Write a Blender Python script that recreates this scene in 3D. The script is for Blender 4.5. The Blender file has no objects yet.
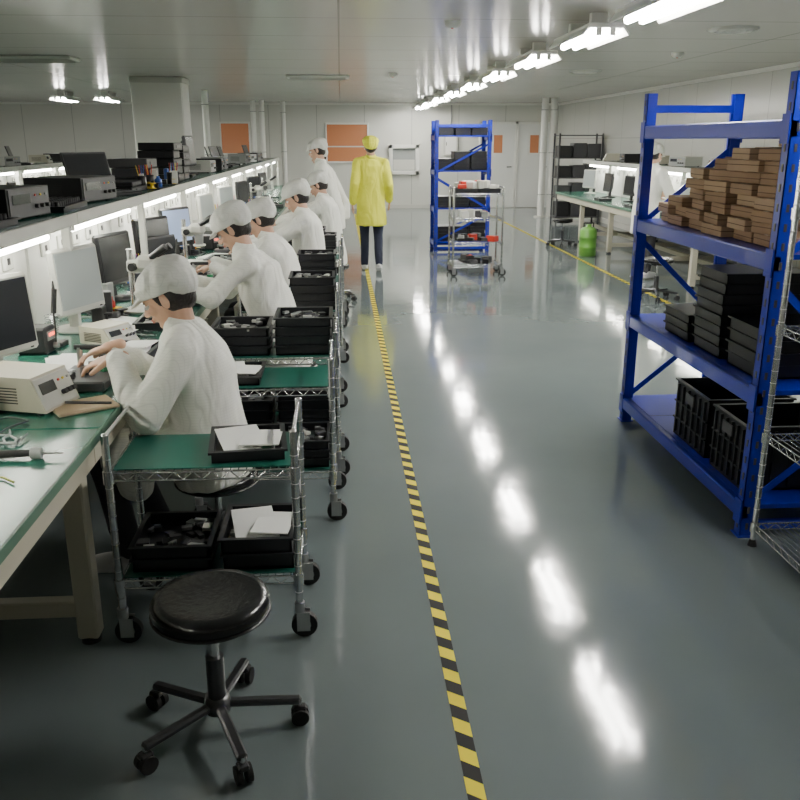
import bpy, bmesh, math, random
from mathutils import Vector, Matrix, noise
random.seed(7)
R=random.random
def U(a,b): return a+(b-a)*random.random()
scene=bpy.context.scene
COL=scene.collection

# ------------------------------------------------------------ materials
MATS={}
def mat(name,color,rough=0.5,metal=0.0,emit=0,emcol=None,var=0.0,vscale=8,bump=0.0,bscale=40,coat=0.0,trans=0.0):
    if name in MATS: return MATS[name]
    m=bpy.data.materials.new(name); m.use_nodes=True
    nt=m.node_tree; b=nt.nodes['Principled BSDF']
    b.inputs['Base Color'].default_value=(*color,1)
    b.inputs['Roughness'].default_value=rough
    b.inputs['Metallic'].default_value=metal
    b.inputs['Coat Weight'].default_value=coat
    if trans: b.inputs['Transmission Weight'].default_value=trans
    if emit:
        b.inputs['Emission Color'].default_value=(*(emcol or color),1)
        b.inputs['Emission Strength'].default_value=emit
    if var or bump:
        tc=nt.nodes.new('ShaderNodeTexCoord')
        n=nt.nodes.new('ShaderNodeTexNoise'); n.inputs['Scale'].default_value=vscale; n.inputs['Detail'].default_value=4
        nt.links.new(tc.outputs['Object'],n.inputs['Vector'])
        if var:
            mx=nt.nodes.new('ShaderNodeMixRGB'); mx.blend_type='MIX'
            mx.inputs[1].default_value=(*[c*(1-var) for c in color],1)
            mx.inputs[2].default_value=(*[min(1,c*(1+var)) for c in color],1)
            nt.links.new(n.outputs['Fac'],mx.inputs[0]); nt.links.new(mx.outputs[0],b.inputs['Base Color'])
        if bump:
            n2=nt.nodes.new('ShaderNodeTexNoise'); n2.inputs['Scale'].default_value=bscale; n2.inputs['Detail'].default_value=3
            nt.links.new(tc.outputs['Object'],n2.inputs['Vector'])
            bp=nt.nodes.new('ShaderNodeBump'); bp.inputs['Strength'].default_value=bump; bp.inputs['Distance'].default_value=0.01
            nt.links.new(n2.outputs['Fac'],bp.inputs['Height']); nt.links.new(bp.outputs['Normal'],b.inputs['Normal'])
    MATS[name]=m; return m

def panel_mat(name,color,rough,axis_u,axis_v,pu,pv,seam=(0.1,0.1,0.1),sw=0.012,metal=0.0,bump=0.04):
    m=bpy.data.materials.new(name); m.use_nodes=True
    nt=m.node_tree; L=nt.links; b=nt.nodes['Principled BSDF']
    tc=nt.nodes.new('ShaderNodeTexCoord'); sp=nt.nodes.new('ShaderNodeSeparateXYZ'); L.new(tc.outputs['Object'],sp.inputs[0])
    outs=[]
    for ax,p in ((axis_u,pu),(axis_v,pv)):
        if not p: continue
        d=nt.nodes.new('ShaderNodeMath'); d.operation='DIVIDE'; d.inputs[1].default_value=p; L.new(sp.outputs[ax],d.inputs[0])
        f=nt.nodes.new('ShaderNodeMath'); f.operation='FRACT'; L.new(d.outputs[0],f.inputs[0])
        c=nt.nodes.new('ShaderNodeMath'); c.operation='LESS_THAN'; c.inputs[1].default_value=sw/p; L.new(f.outputs[0],c.inputs[0])
        outs.append(c.outputs[0])
    o=outs[0]
    if len(outs)==2:
        mxm=nt.nodes.new('ShaderNodeMath'); mxm.operation='MAXIMUM'; L.new(outs[0],mxm.inputs[0]); L.new(outs[1],mxm.inputs[1]); o=mxm.outputs[0]
    n=nt.nodes.new('ShaderNodeTexNoise'); n.inputs['Scale'].default_value=0.9; n.inputs['Detail'].default_value=2; L.new(tc.outputs['Object'],n.inputs['Vector'])
    mv=nt.nodes.new('ShaderNodeMixRGB'); mv.inputs[1].default_value=(*[c*0.9 for c in color],1); mv.inputs[2].default_value=(*color,1); L.new(n.outputs['Fac'],mv.inputs[0])
    mx=nt.nodes.new('ShaderNodeMixRGB'); L.new(o,mx.inputs[0]); L.new(mv.outputs[0],mx.inputs[1]); mx.inputs[2].default_value=(*seam,1)
    L.new(mx.outputs[0],b.inputs['Base Color'])
    b.inputs['Roughness'].default_value=rough; b.inputs['Metallic'].default_value=metal
    bp=nt.nodes.new('ShaderNodeBump'); bp.inputs['Strength'].default_value=bump; bp.inputs['Distance'].default_value=0.05
    L.new(n.outputs['Fac'],bp.inputs['Height']); L.new(bp.outputs['Normal'],b.inputs['Normal'])
    return m

def floor_mat():
    m=bpy.data.materials.new('epoxy_floor'); m.use_nodes=True
    nt=m.node_tree; L=nt.links; b=nt.nodes['Principled BSDF']
    tc=nt.nodes.new('ShaderNodeTexCoord')
    n=nt.nodes.new('ShaderNodeTexNoise'); n.inputs['Scale'].default_value=0.7; n.inputs['Detail'].default_value=5; L.new(tc.outputs['Object'],n.inputs['Vector'])
    cr=nt.nodes.new('ShaderNodeValToRGB'); cr.color_ramp.elements[0].position=0.3; cr.color_ramp.elements[1].position=0.75
    cr.color_ramp.elements[0].color=(0.150,0.182,0.185,1); cr.color_ramp.elements[1].color=(0.19,0.226,0.226,1)
    L.new(n.outputs['Fac'],cr.inputs[0]); L.new(cr.outputs[0],b.inputs['Base Color'])
    rr=nt.nodes.new('ShaderNodeMapRange'); rr.inputs[3].default_value=0.04; rr.inputs[4].default_value=0.125
    n3=nt.nodes.new('ShaderNodeTexNoise'); n3.inputs['Scale'].default_value=2.5; n3.inputs['Detail'].default_value=6; L.new(tc.outputs['Object'],n3.inputs['Vector'])
    L.new(n3.outputs['Fac'],rr.inputs[0]); L.new(rr.outputs[0],b.inputs['Roughness'])
    n2=nt.nodes.new('ShaderNodeTexNoise'); n2.inputs['Scale'].default_value=5; n2.inputs['Detail'].default_value=2; L.new(tc.outputs['Object'],n2.inputs['Vector'])
    bp=nt.nodes.new('ShaderNodeBump'); bp.inputs['Strength'].default_value=0.04; bp.inputs['Distance'].default_value=0.02
    L.new(n2.outputs['Fac'],bp.inputs['Height']); L.new(bp.outputs['Normal'],b.inputs['Normal'])
    b.inputs['IOR'].default_value=1.7
    return m

def tape_mat():
    m=bpy.data.materials.new('hazard_tape'); m.use_nodes=True
    nt=m.node_tree; L=nt.links; b=nt.nodes['Principled BSDF']
    tc=nt.nodes.new('ShaderNodeTexCoord'); sp=nt.nodes.new('ShaderNodeSeparateXYZ'); L.new(tc.outputs['Object'],sp.inputs[0])
    a=nt.nodes.new('ShaderNodeMath'); a.operation='MULTIPLY_ADD'; a.inputs[1].default_value=0.7; L.new(sp.outputs[0],a.inputs[0]); L.new(sp.outputs[1],a.inputs[2])
    d=nt.nodes.new('ShaderNodeMath'); d.operation='DIVIDE'; d.inputs[1].default_value=0.125; L.new(a.outputs[0],d.inputs[0])
    f=nt.nodes.new('ShaderNodeMath'); f.operation='FRACT'; L.new(d.outputs[0],f.inputs[0])
    c=nt.nodes.new('ShaderNodeMath'); c.operation='LESS_THAN'; c.inputs[1].default_value=0.5; L.new(f.outputs[0],c.inputs[0])
    mx=nt.nodes.new('ShaderNodeMixRGB'); L.new(c.outputs[0],mx.inputs[0]); mx.inputs[1].default_value=(1.0,0.83,0.03,1); mx.inputs[2].default_value=(0.006,0.006,0.006,1)
    L.new(mx.outputs[0],b.inputs['Base Color']); b.inputs['Roughness'].default_value=0.6; b.inputs['Specular IOR Level'].default_value=0.25
    return m

def cloth_mat(name,color,grid=True):
    m=bpy.data.materials.new(name); m.use_nodes=True
    nt=m.node_tree; L=nt.links; b=nt.nodes['Principled BSDF']
    tc=nt.nodes.new('ShaderNodeTexCoord')
    mp=nt.nodes.new('ShaderNodeMapping'); mp.inputs['Scale'].default_value=(1.4,1.4,.6); mp.inputs['Rotation'].default_value=(.5,.4,0)
    L.new(tc.outputs['Object'],mp.inputs[0])
    n=nt.nodes.new('ShaderNodeTexNoise'); n.inputs['Scale'].default_value=5.5; n.inputs['Detail'].default_value=2; n.inputs['Distortion'].default_value=.9
    L.new(mp.outputs[0],n.inputs['Vector'])
    bp=nt.nodes.new('ShaderNodeBump'); bp.inputs['Strength'].default_value=0.8; bp.inputs['Distance'].default_value=0.05
    L.new(n.outputs['Fac'],bp.inputs['Height']); L.new(bp.outputs['Normal'],b.inputs['Normal'])
    b.inputs['Base Color'].default_value=(*color,1); b.inputs['Roughness'].default_value=0.8
    if grid:
        sp=nt.nodes.new('ShaderNodeSeparateXYZ'); L.new(tc.outputs['Object'],sp.inputs[0])
        prev=None
        for ax in (1,2):
            d=nt.nodes.new('ShaderNodeMath'); d.operation='MULTIPLY'; d.inputs[1].default_value=90; L.new(sp.outputs[ax],d.inputs[0])
            f=nt.nodes.new('ShaderNodeMath'); f.operation='FRACT'; L.new(d.outputs[0],f.inputs[0])
            c=nt.nodes.new('ShaderNodeMath'); c.operation='LESS_THAN'; c.inputs[1].default_value=0.14; L.new(f.outputs[0],c.inputs[0])
            if prev is None: prev=c.outputs[0]
            else:
                q=nt.nodes.new('ShaderNodeMath'); q.operation='MAXIMUM'; L.new(prev,q.inputs[0]); L.new(c.outputs[0],q.inputs[1]); prev=q.outputs[0]
        mx=nt.nodes.new('ShaderNodeMixRGB'); L.new(prev,mx.inputs[0]); mx.inputs[1].default_value=(*color,1); mx.inputs[2].default_value=(*[x*0.9 for x in color],1)
        L.new(mx.outputs[0],b.inputs['Base Color'])
    MATS[name]=m
    return m

CHROME=mat('chrome',(0.68,0.69,0.70),0.22,1.0)
DCHROME=mat('dark_painted_steel',(0.10,0.10,0.105),0.3,0.8)
STEEL=mat('brushed_steel',(0.5,0.5,0.5),0.4,1.0)
BLACKP=mat('black_plastic',(0.012,0.012,0.014),0.4,bump=0.05)
ESD=mat('esd_black_tray',(0.012,0.013,0.016),0.38,var=0.2)
RUBBER=mat('black_rubber',(0.015,0.015,0.015),0.7)
LEATHER=mat('black_vinyl',(0.008,0.008,0.009),0.22,bump=0.15,bscale=60)
BEIGE=mat('beige_steel',(0.55,0.52,0.41),0.42,var=0.06,vscale=5)
GREEN=mat('green_esd_mat',(0.02,0.11,0.078),0.25,var=0.12,vscale=6)
GREENCART=mat('green_cart_liner',(0.012,0.115,0.085),0.35,var=0.15,vscale=6)
EDGE=mat('bench_edge_strip',(0.10,0.20,0.14),0.4)
WHITEP=mat('white_plastic',(0.78,0.78,0.73),0.4)
PAPER=mat('white_paper',(0.85,0.85,0.82),0.8)
GREYP=mat('grey_plastic',(0.33,0.34,0.33),0.45)
LGREY=mat('light_grey_plastic',(0.58,0.58,0.53),0.45)
DGREY=mat('dark_grey_metal',(0.06,0.06,0.065),0.4)
BLUE=mat('blue_powder_coat',(0.004,0.018,0.40),0.32,coat=0.3,var=0.1,vscale=3)
CARD=mat('cardboard',(0.33,0.205,0.12),0.85,var=0.2,vscale=5)
CARDB=mat('cardboard_light',(0.43,0.29,0.18),0.85,var=0.15,vscale=5)
CARD2=mat('cardboard_edge',(0.15,0.09,0.05),0.9,var=0.1)
BROWN=mat('brown_paper',(0.4,0.3,0.2),0.8)
RED=mat('red_plastic',(0.6,0.04,0.02),0.4)
ORANGE=mat('orange_parts',(0.6,0.18,0.06),0.5)
PCB=mat('green_circuit_board',(0.02,0.2,0.08),0.35)
YEL=mat('yellow_plastic',(0.8,0.6,0.05),0.4)
BLUEP=mat('blue_plastic',(0.03,0.1,0.4),0.4)
TUBE=mat('fluorescent_tube',(1,1,1),0.5,emit=115,emcol=(1.0,0.97,0.91))
TUBE2=mat('bench_lamp_tube',(1,1,1),0.5,emit=50,emcol=(1.0,0.99,0.88))
SCREEN=mat('screen_dark',(0.02,0.022,0.025),0.15)
SCREENG=mat('screen_grey',(0.34,0.37,0.36),0.3,emit=0.08,emcol=(0.6,0.7,0.7))
SCREENB=mat('screen_lit_blue',(0.2,0.3,0.5),0.3,emit=0.45,emcol=(0.5,0.5,0.65))
LEDR=mat('red_led_digits',(1,0.1,0.05),0.4,emit=5,emcol=(1,0.1,0.04))
SKIN=mat('skin',(0.60,0.36,0.25),0.5,bump=0.05,bscale=150)
LIP=mat('lips',(0.5,0.18,0.15),0.45)
HAIR=mat('black_hair',(0.015,0.011,0.01),0.45,bump=0.6,bscale=90)
EYEW=mat('eye_white',(0.8,0.8,0.8),0.2)
EYED=mat('eye_iris',(0.03,0.015,0.01),0.15)
NAVY=mat('navy_trousers',(0.015,0.02,0.045),0.8,bump=0.3,bscale=25)
DARKT=mat('dark_trousers',(0.03,0.03,0.035),0.8,bump=0.3,bscale=25)
SHOEW=mat('white_shoe',(0.6,0.6,0.6),0.5)
GREENT=mat('green_drum_plastic',(0.14,0.36,0.06),0.35)
COATW=cloth_mat('white_antistatic_cloth',(0.88,0.88,0.81))
CAPW=cloth_mat('white_cap_cloth',(0.74,0.74,0.69))
COATY=cloth_mat('yellow_antistatic_cloth',(0.88,0.88,0.08),grid=False)
CEILM=panel_mat('ceiling_sandwich_panel',(0.62,0.61,0.57),0.22,0,1,4.0,1.18,sw=0.016,seam=(0.3,0.3,0.28),bump=0.04)
FLOORM=floor_mat(); TAPEM=tape_mat()
ORWIN=mat('amber_window_film',(0.38,0.15,0.07),0.2,emit=0.12,emcol=(0.9,0.36,0.15))

# ------------------------------------------------------------ mesh builder
class MB:
    def __init__(s): s.v=[]; s.f=[]; s.m=[]; s.sm=[]; s.mats=[]
    def mi(s,m):
        if m not in s.mats: s.mats.append(m)
        return s.mats.index(m)
    def add(s,verts,faces,m,smooth=False):
        o=len(s.v); s.v+= [tuple(v) for v in verts]; k=s.mi(m)
        for f in faces: s.f.append(tuple(i+o for i in f)); s.m.append(k); s.sm.append(smooth)
    def box(s,c,size,m,rot=None,bev=0):
        hx,hy,hz=[a/2 for a in size]; c=Vector(c)
        rot=rot or Matrix.Identity(3)
        if bev:
            b=min(bev,hx*.9,hy*.9,hz*.9)
            V=[];idx={}
            for sx in(-1,1):
                for sy in(-1,1):
                    for sz in(-1,1):
                        for a in range(3):
                            p=[sx*(hx-b),sy*(hy-b),sz*(hz-b)]; p[a]=[sx*hx,sy*hy,sz*hz][a]
                            idx[(sx,sy,sz,a)]=len(V); V.append(c+rot@Vector(p))
            F=[]
            for a in range(3):
                o1,o2=[x for x in range(3) if x!=a]
                for sg in(-1,1):
                    q=[]
                    for (u,w) in ((-1,-1),(1,-1),(1,1),(-1,1)):
                        k=[0,0,0]; k[a]=sg;k[o1]=u;k[o2]=w; q.append(idx[(*k,a)])
                    F.append(q)
                for u in(-1,1):
                    for w in(-1,1):
                        k0=[0,0,0];k0[a]=-1;k0[o1]=u;k0[o2]=w
                        k1=list(k0);k1[a]=1
                        F.append([idx[(*k0,o1)],idx[(*k1,o1)],idx[(*k1,o2)],idx[(*k0,o2)]])
            for sx in(-1,1):
                for sy in(-1,1):
                    for sz in(-1,1): F.append([idx[(sx,sy,sz,a)] for a in range(3)])
            s.add(V,F,m)
        else:
            V=[c+rot@Vector((x*hx,y*hy,z*hz)) for x in(-1,1) for y in(-1,1) for z in(-1,1)]
            s.add(V,[(0,1,3,2),(4,6,7,5),(0,4,5,1),(2,3,7,6),(0,2,6,4),(1,5,7,3)],m)
    def bb(s,a,b,m,bev=0):
        s.box([(a[i]+b[i])/2 for i in range(3)],[abs(b[i]-a[i]) for i in range(3)],m,bev=bev)
    def cyl(s,p,q,r,m,r2=None,n=12,caps=True):
        p=Vector(p);q=Vector(q);r2=r if r2 is None else r2
        d=(q-p).normalized(); u=d.orthogonal().normalized(); w=d.cross(u)
        V=[]
        for P,rr in((p,r),(q,r2)):
            for i in range(n):
                a=2*math.pi*i/n; V.append(P+(u*math.cos(a)+w*math.sin(a))*rr)
        s.add(V,[(i,(i+1)%n,n+(i+1)%n,n+i) for i in range(n)],m,True)
        if caps:
            s.add(V[:n],[tuple(range(n))[::-1]],m); s.add(V[n:],[tuple(range(n))],m)
    def tube(s,pts,r,m,n=8):
        pts=[Vector(p) for p in pts]
        for i in range(len(pts)-1): s.cyl(pts[i],pts[i+1],r,m,n=n)
        for p in pts[1:-1]: s.sph(p,(r,r,r),m,n=n,k=4)
    def sph(s,c,rad,m,n=16,k=8,rot=None):
        c=Vector(c);rot=rot or Matrix.Identity(3);V=[]
        for j in range(1,k):
            t=math.pi*j/k
            for i in range(n):
                a=2*math.pi*i/n
                V.append(c+rot@Vector((rad[0]*math.sin(t)*math.cos(a),rad[1]*math.sin(t)*math.sin(a),rad[2]*math.cos(t))))
        F=[(j*n+i,j*n+n+i,j*n+n+(i+1)%n,j*n+(i+1)%n) for j in range(k-2) for i in range(n)]
        V.append(c+rot@Vector((0,0,rad[2])));V.append(c+rot@Vector((0,0,-rad[2])));T=len(V)-2
        F+=[(T,i,(i+1)%n) for i in range(n)]+[(T+1,(k-2)*n+(i+1)%n,(k-2)*n+i) for i in range(n)]
        s.add(V,F,m,True)
    def lathe(s,prof,c,m,n=32,smooth=True):
        c=Vector(c);V=[]
        for r,z in prof:
            for i in range(n):
                a=2*math.pi*i/n;V.append(c+Vector((r*math.cos(a),r*math.sin(a),z)))
        F=[(j*n+i,j*n+(i+1)%n,j*n+n+(i+1)%n,j*n+n+i) for j in range(len(prof)-1) for i in range(n)]
        s.add(V,F,m,smooth)
    def torus(s,c,Rr,r,m,n=32,k=8):
        prof=[(Rr+r*math.cos(2*math.pi*j/k),r*math.sin(2*math.pi*j/k)) for j in range(k+1)]
        s.lathe(prof,c,m,n)
    def loft(s,rings,m,n=24):
        V=[]
        for c,u,w in rings:
            c=Vector(c);u=Vector(u);w=Vector(w)
            for i in range(n):
                a=2*math.pi*i/n; V.append(c+u*math.cos(a)+w*math.sin(a))
        F=[(j*n+i,j*n+(i+1)%n,j*n+n+(i+1)%n,j*n+n+i) for j in range(len(rings)-1) for i in range(n)]
        V.append(Vector(rings[0][0]));V.append(Vector(rings[-1][0]));T=len(V)-2;e=(len(rings)-1)*n
        F+=[(T,(i+1)%n,i) for i in range(n)]+[(T+1,e+i,e+(i+1)%n) for i in range(n)]
        s.add(V,F,m,True)
    def capsule(s,p,q,r1,r2,m,n=14):
        p=Vector(p);q=Vector(q);d=(q-p);d=d.normalized() if d.length>1e-6 else Vector((0,0,1))
        u=d.orthogonal().normalized();w=d.cross(u);rings=[]
        for a in(-80,-55,-28,0):
            t=math.radians(a); rings.append((p+d*r1*math.sin(t),u*r1*math.cos(t),w*r1*math.cos(t)))
        for a in(0,28,55,80):
            t=math.radians(a); rings.append((q+d*r2*math.sin(t),u*r2*math.cos(t),w*r2*math.cos(t)))
        s.loft(rings,m,n)
    def mesh(s,name):
        me=bpy.data.meshes.new(name); me.from_pydata(s.v,[],s.f)
        for m in s.mats: me.materials.append(m)
        me.polygons.foreach_set('material_index',s.m); me.polygons.foreach_set('use_smooth',s.sm)
        me.update()
        bm=bmesh.new();bm.from_mesh(me);bmesh.ops.recalc_face_normals(bm,faces=bm.faces[:]);bm.to_mesh(me);bm.free()
        return me
def place(me,name,loc=(0,0,0),rz=0,scale=1,parent=None):
    o=bpy.data.objects.new(name,me); o.location=loc; o.rotation_euler=(0,0,rz)
    if scale!=1: o.scale=(scale,)*3 if not hasattr(scale,'__len__') else scale
    COL.objects.link(o)
    if parent: o.parent=parent
    return o
def fin(mb,name,loc=(0,0,0),rz=0,parent=None): return place(mb.mesh(name),name,loc,rz,parent=parent)
def RZ(a): return Matrix.Rotation(a,3,'Z')
def RX(a): return Matrix.Rotation(a,3,'X')
def RY(a): return Matrix.Rotation(a,3,'Y')

# ------------------------------------------------------------ room
XL,XR,YB,YF,H=-9.0,5.5,-2.2,22.2,2.55
def slab(name,a,b,m):
    mb=MB(); mb.bb(a,b,m); return fin(mb,name)
slab('floor',(XL-.1,YB-.1,-.1),(XR+.1,YF+.1,0),FLOORM)
slab('ceiling',(XL-.1,YB-.1,H),(XR+.1,YF+.1,H+.1),CEILM)
def wall(name,center,length,rz,m):
    mb=MB(); mb.bb((-length/2,-.05,0),(length/2,.05,H),m); return fin(mb,name,center,rz)
WALLX=panel_mat('wall_panel_seams',(0.66,0.665,0.61),0.28,0,2,1.18,0,sw=0.012,seam=(0.34,0.34,0.32))
wall('wall_far',((XL+XR)/2,YF+.05,0),XR-XL+.2,0,WALLX)
wall('wall_near',((XL+XR)/2,YB-.05,0),XR-XL+.2,0,WALLX)
WALLR=panel_mat('wall_panel_seams_right',(0.64,0.645,0.60),0.2,0,2,1.18,0.85,sw=0.01,seam=(0.34,0.34,0.32),bump=0.12)
wall('wall_right',(XR+.05,(YB+YF)/2,0),YF-YB,math.pi/2,WALLR)
wall('wall_left',(XL-.05,(YB+YF)/2,0),YF-YB,math.pi/2,WALLX)
for nm,a,b in (('baseboard_far',(XL,YF-.02,0),(3.48,YF,.1)),('baseboard_right',(XR-.02,YB,0),(XR,YF,.1)),('baseboard_left',(XL,YB,0),(XL+.02,YF,.1))):
    slab(nm,a,b,LGREY)
slab('trim_1',(XL,YF-.05,H-.05),(XR,YF,H),WHITEP); slab('trim_2',(XR-.05,YB,H-.05),(XR,YF,H),WHITEP)

def tape(name,x,y0,y1,w,m):
    mb=MB(); mb.bb((-w/2,y0,0.0005),(w/2,y1,0.002),m); fin(mb,name,(x,0,0))
tape('floor_hazard_tape',.325,-2,20.5,.048,TAPEM)
tape('floor_hazard_tape',3.45,3,20.5,.048,TAPEM)

def window(name,x0,x1,z0,z1,fm,gm,y=YF,depth=.05,fw=.05):
    mb=MB()
    mb.bb((x0,y-depth,z0),(x1,y,z0+fw),fm,bev=.005);mb.bb((x0,y-depth,z1-fw),(x1,y,z1),fm,bev=.005)
    mb.bb((x0,y-depth,z0),(x0+fw,y,z1),fm,bev=.005);mb.bb((x1-fw,y-depth,z0),(x1,y,z1),fm,bev=.005)
    mb.bb((x0+fw,y-.02,z0+fw),(x1-fw,y-.005,z1-fw),gm)
    return mb
GLASSD=mat('window_dark_glass',(0.35,0.37,0.36),0.1)
mb=window('w',-.36,.72,1.12,2.08,WHITEP,ORWIN,fw=.04); mb.bb((-.36,YF-.03,1.5),(.72,YF,1.53),LGREY); fin(mb,'window_1')
mb=window('w',-2.95,-2.2,1.32,2.1,WHITEP,ORWIN,fw=.04); fin(mb,'window_2')
mb=window('w',1.22,1.98,.84,1.56,WHITEP,GLASSD,fw=.09,depth=.09); mb.bb((1.33,YF-.03,.95),(1.87,YF-.021,1.2),LGREY); fin(mb,'window_3')
DOORP=mat('door_panel',(0.74,0.75,0.72),0.3)
def door(name,x0,x1,h=2.05):
    mb=MB(); y=YF-.002
    mb.bb((x0-.045,y-.06,0.001),(x0,y,h+.06),WHITEP,bev=.005);mb.bb((x1,y-.06,0.001),(x1+.045,y,h+.06),WHITEP,bev=.005);mb.bb((x0-.045,y-.06,h),(x1+.045,y,h+.06),WHITEP,bev=.005)
    mb.bb((x0,y-.04,.01),(x1,y-.005,h),DOORP)
    xc=(x0+x1)/2
    mb.bb((xc-.15,y-.05,1.32),(xc+.15,y-.038,1.83),WHITEP,bev=.004);mb.bb((xc-.11,y-.054,1.36),(xc+.11,y-.049,1.79),ORWIN)
    mb.cyl((x1-.08,y-.04,1.02),(x1-.08,y-.09,1.02),.012,CHROME);mb.box((x1-.13,y-.09,1.02),(.13,.018,.022),CHROME,bev=.004)
    fin(mb,name)
door('door_1',3.55,4.4); door('door_2',4.5,5.3)
mb=MB(); mb.bb((2.6,YF-.1,1.3),(2.95,YF,1.85),LGREY,bev=.01); mb.bb((2.64,YF-.11,1.34),(2.91,YF-.1,1.81),WHITEP); mb.cyl((2.78,YF-.03,1.85),(2.78,YF-.03,H),.02,GREYP); mb.box((2.66,YF-.115,1.58),(.015,.02,.08),BLACKP); fin(mb,'electrical_cabinet')

def column(x,y,w,d):
    mb=MB(); mb.bb((-w/2,-d/2,0),(w/2,d/2,H),WHITEP,bev=.02); mb.bb((-w/2-.012,-d/2-.012,0),(w/2+.012,d/2+.012,.12),LGREY)
    mb.bb((-w/2-.01,-d/2-.01,H-.08),(w/2+.01,d/2+.01,H),LGREY,bev=.01); mb.box((w/2+.003,0,1.5),(.01,.08,.12),LGREY)
    fin(mb,'column',(x,y,0))
column(-2.68,13.8,.75,.6)
def pipes(x,y,n,r=.05,gap=.14):
    mb=MB()
    for i in range(n):
        mb.cyl((i*gap,0,0),(i*gap,0,H),r,WHITEP,n=16)
        for z in(.5,1.4,2.3): mb.torus((i*gap,0,z),r+.004,.008,CHROME,n=16,k=6)
        mb.lathe([(r*2,0),(r*2,.02),(r,.03)],(i*gap,0,0),LGREY,n=16)
    fin(mb,'vertical_pipe',(x,y,0))
pipes(4.5,19.4,2,.075,.2); pipes(-2.5,17.0,1,.06); pipes(-2.0,21,2,.06,.2); pipes(-1.35,21.6,1,.06)

# ceiling fittings
def light_mesh(tm,L=1.0):
    mb=MB(); zo=-.09
    mb.bb((-.13,-L/2-.03,-.035+zo),(.13,L/2+.03,zo),WHITEP,bev=.008)
    for sy in(-1,1): mb.bb((-.06,sy*L*.3-.03,zo),(.06,sy*L*.3+.03,0),WHITEP)
    for sx in(-1,1):
        mb.box((sx*.145,0,-.05+zo),(.012,L+.04,.075),WHITEP,rot=RY(sx*-.7))
        mb.cyl((sx*.05,-L/2,-.062+zo),(sx*.05,L/2,-.062+zo),.027,tm,n=8)
        for sy in(-1,1): mb.box((sx*.05,sy*(L/2+.008),-.055+zo),(.04,.02,.06),WHITEP,bev=.004)
    return mb.mesh('ceiling_light')
LM=light_mesh(TUBE)
for y in (3.1,5.35,7.0,8.95,11.0,13.1,15.2,17.3,19.4,21.2): place(LM,'ceiling_light',(1.92,y,H))
for x,y in ((-5.2,17.6),(-4.4,17.6),(-6.8,9.5),(-6.8,14.0)): place(LM,'ceiling_light',(x,y,H))  # last pair is out of view, added to light the left side
mb=MB()
mb.bb((-.45,-.2,-.03),(.45,.2,0),WHITEP,bev=.01)
for i in range(9): mb.box((0,-.16+i*.04,-.035),(.8,.006,.03),LGREY,rot=RX(.5))
AD=mb.mesh('ceiling_air_diffuser'); place(AD,'ceiling_air_diffuser',(-.3,13.2,H)); place(AD,'ceiling_air_diffuser',(-3.4,10.5,H))
for x,y in ((.75,12.6),(.9,7.2),(3.6,9.5)):
    mb=MB(); mb.lathe([(.0,-.05),(.035,-.05),(.06,-.03),(.065,0)],(0,0,0),WHITEP,n=20); mb.sph((.0,0,-.05),(.012,.012,.008),RED,n=8,k=4); fin(mb,'smoke_detector',(x,y,H))
mb=MB(); mb.lathe([(0,-.02),(.16,-.02),(.2,-.012),(.21,0)],(0,0,0),LGREY,n=28)
for r in(.05,.1,.15): mb.torus((0,0,-.022),r,.006,WHITEP,n=28,k=6)
RV=mb.mesh('round_ceiling_vent')
for x,y in((3.3,7.5),(3.3,12.0)): place(RV,'round_ceiling_vent',(x,y,H))

# ------------------------------------------------------------ workbench module
def bench_mesh():
    mb=MB(); L=1.6
    mb.bb((-1.5,0.004,.715),(-.012,L-.004,.745),mat('bench_board',(0.45,0.46,0.42),0.5))
    mb.bb((-1.495,.006,.745),(-.004,L-.006,.75),GREEN)
    mb.bb((-.012,0.002,.712),(0,L-.002,.749),EDGE,bev=.003)
    for x in(-.06,-.74,-1.44): mb.bb((x-.03,0,.62),(x+.03,L,.712),BEIGE,bev=.005)
    y=1.54
    for x in(-.09,-1.41):
        mb.bb((x-.035,y-.035,.02),(x+.035,y+.035,.63),BEIGE,bev=.006)
        mb.cyl((x,y,0),(x,y,.03),.035,BLACKP,n=16)
    mb.bb((-1.41,y-.025,.10),(-.09,y+.025,.16),BEIGE,bev=.005)
    mb.bb((-1.41,y-.025,.58),(-.09,y+.025,.63),BEIGE,bev=.005)
    mb.bb((-.78,0,.10),(-.72,L,.16),BEIGE,bev=.005)
    for x in(-.52,-.98): mb.bb((x-.02,y-.02,.75),(x+.02,y+.02,1.275),LGREY,bev=.004)
    mb.bb((-1.02,0.003,1.28),(-.48,L-.003,1.305),LGREY)
    mb.bb((-1.01,.006,1.305),(-.49,L-.006,1.312),GREEN)
    mb.bb((-.492,.003,1.262),(-.478,L-.003,1.318),LGREY,bev=.003)
    mb.bb((-1.022,.003,1.262),(-1.008,L-.003,1.318),WHITEP,bev=.003)
    mb.bb((-.62,.12,1.245),(-.52,L-.12,1.28),WHITEP,bev=.006)
    mb.cyl((-.57,.2,1.222),(-.57,L-.2,1.222),.015,TUBE2,n=8)
    for yy in(.19,L-.19): mb.box((-.57,yy,1.232),(.03,.02,.04),WHITEP,bev=.003)
    mb.bb((-.76,.02,.75),(-.74,L-.02,1.262),WHITEP)  # white back panel added so the gap under the shelf looks bright
    for i in range(5):
        mb.box((-.735,.25+i*.27,1.12),(.014,.12,.08),LGREY,bev=.004); mb.box((-.727,.25+i*.27,1.12),(.004,.03,.03),BLACKP)
    return mb.mesh('workbench')
BM=bench_mesh()
BX=-.8
for i in range(12): place(BM,'workbench',(BX,-.5+1.6*i,0))
for i in range(9): place(BM,'workbench',(-3.95,3.1+1.6*i,0))
for i in range(5): place(BM,'workbench',(3.98,8.0+1.6*(i+1),0),math.pi)

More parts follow.
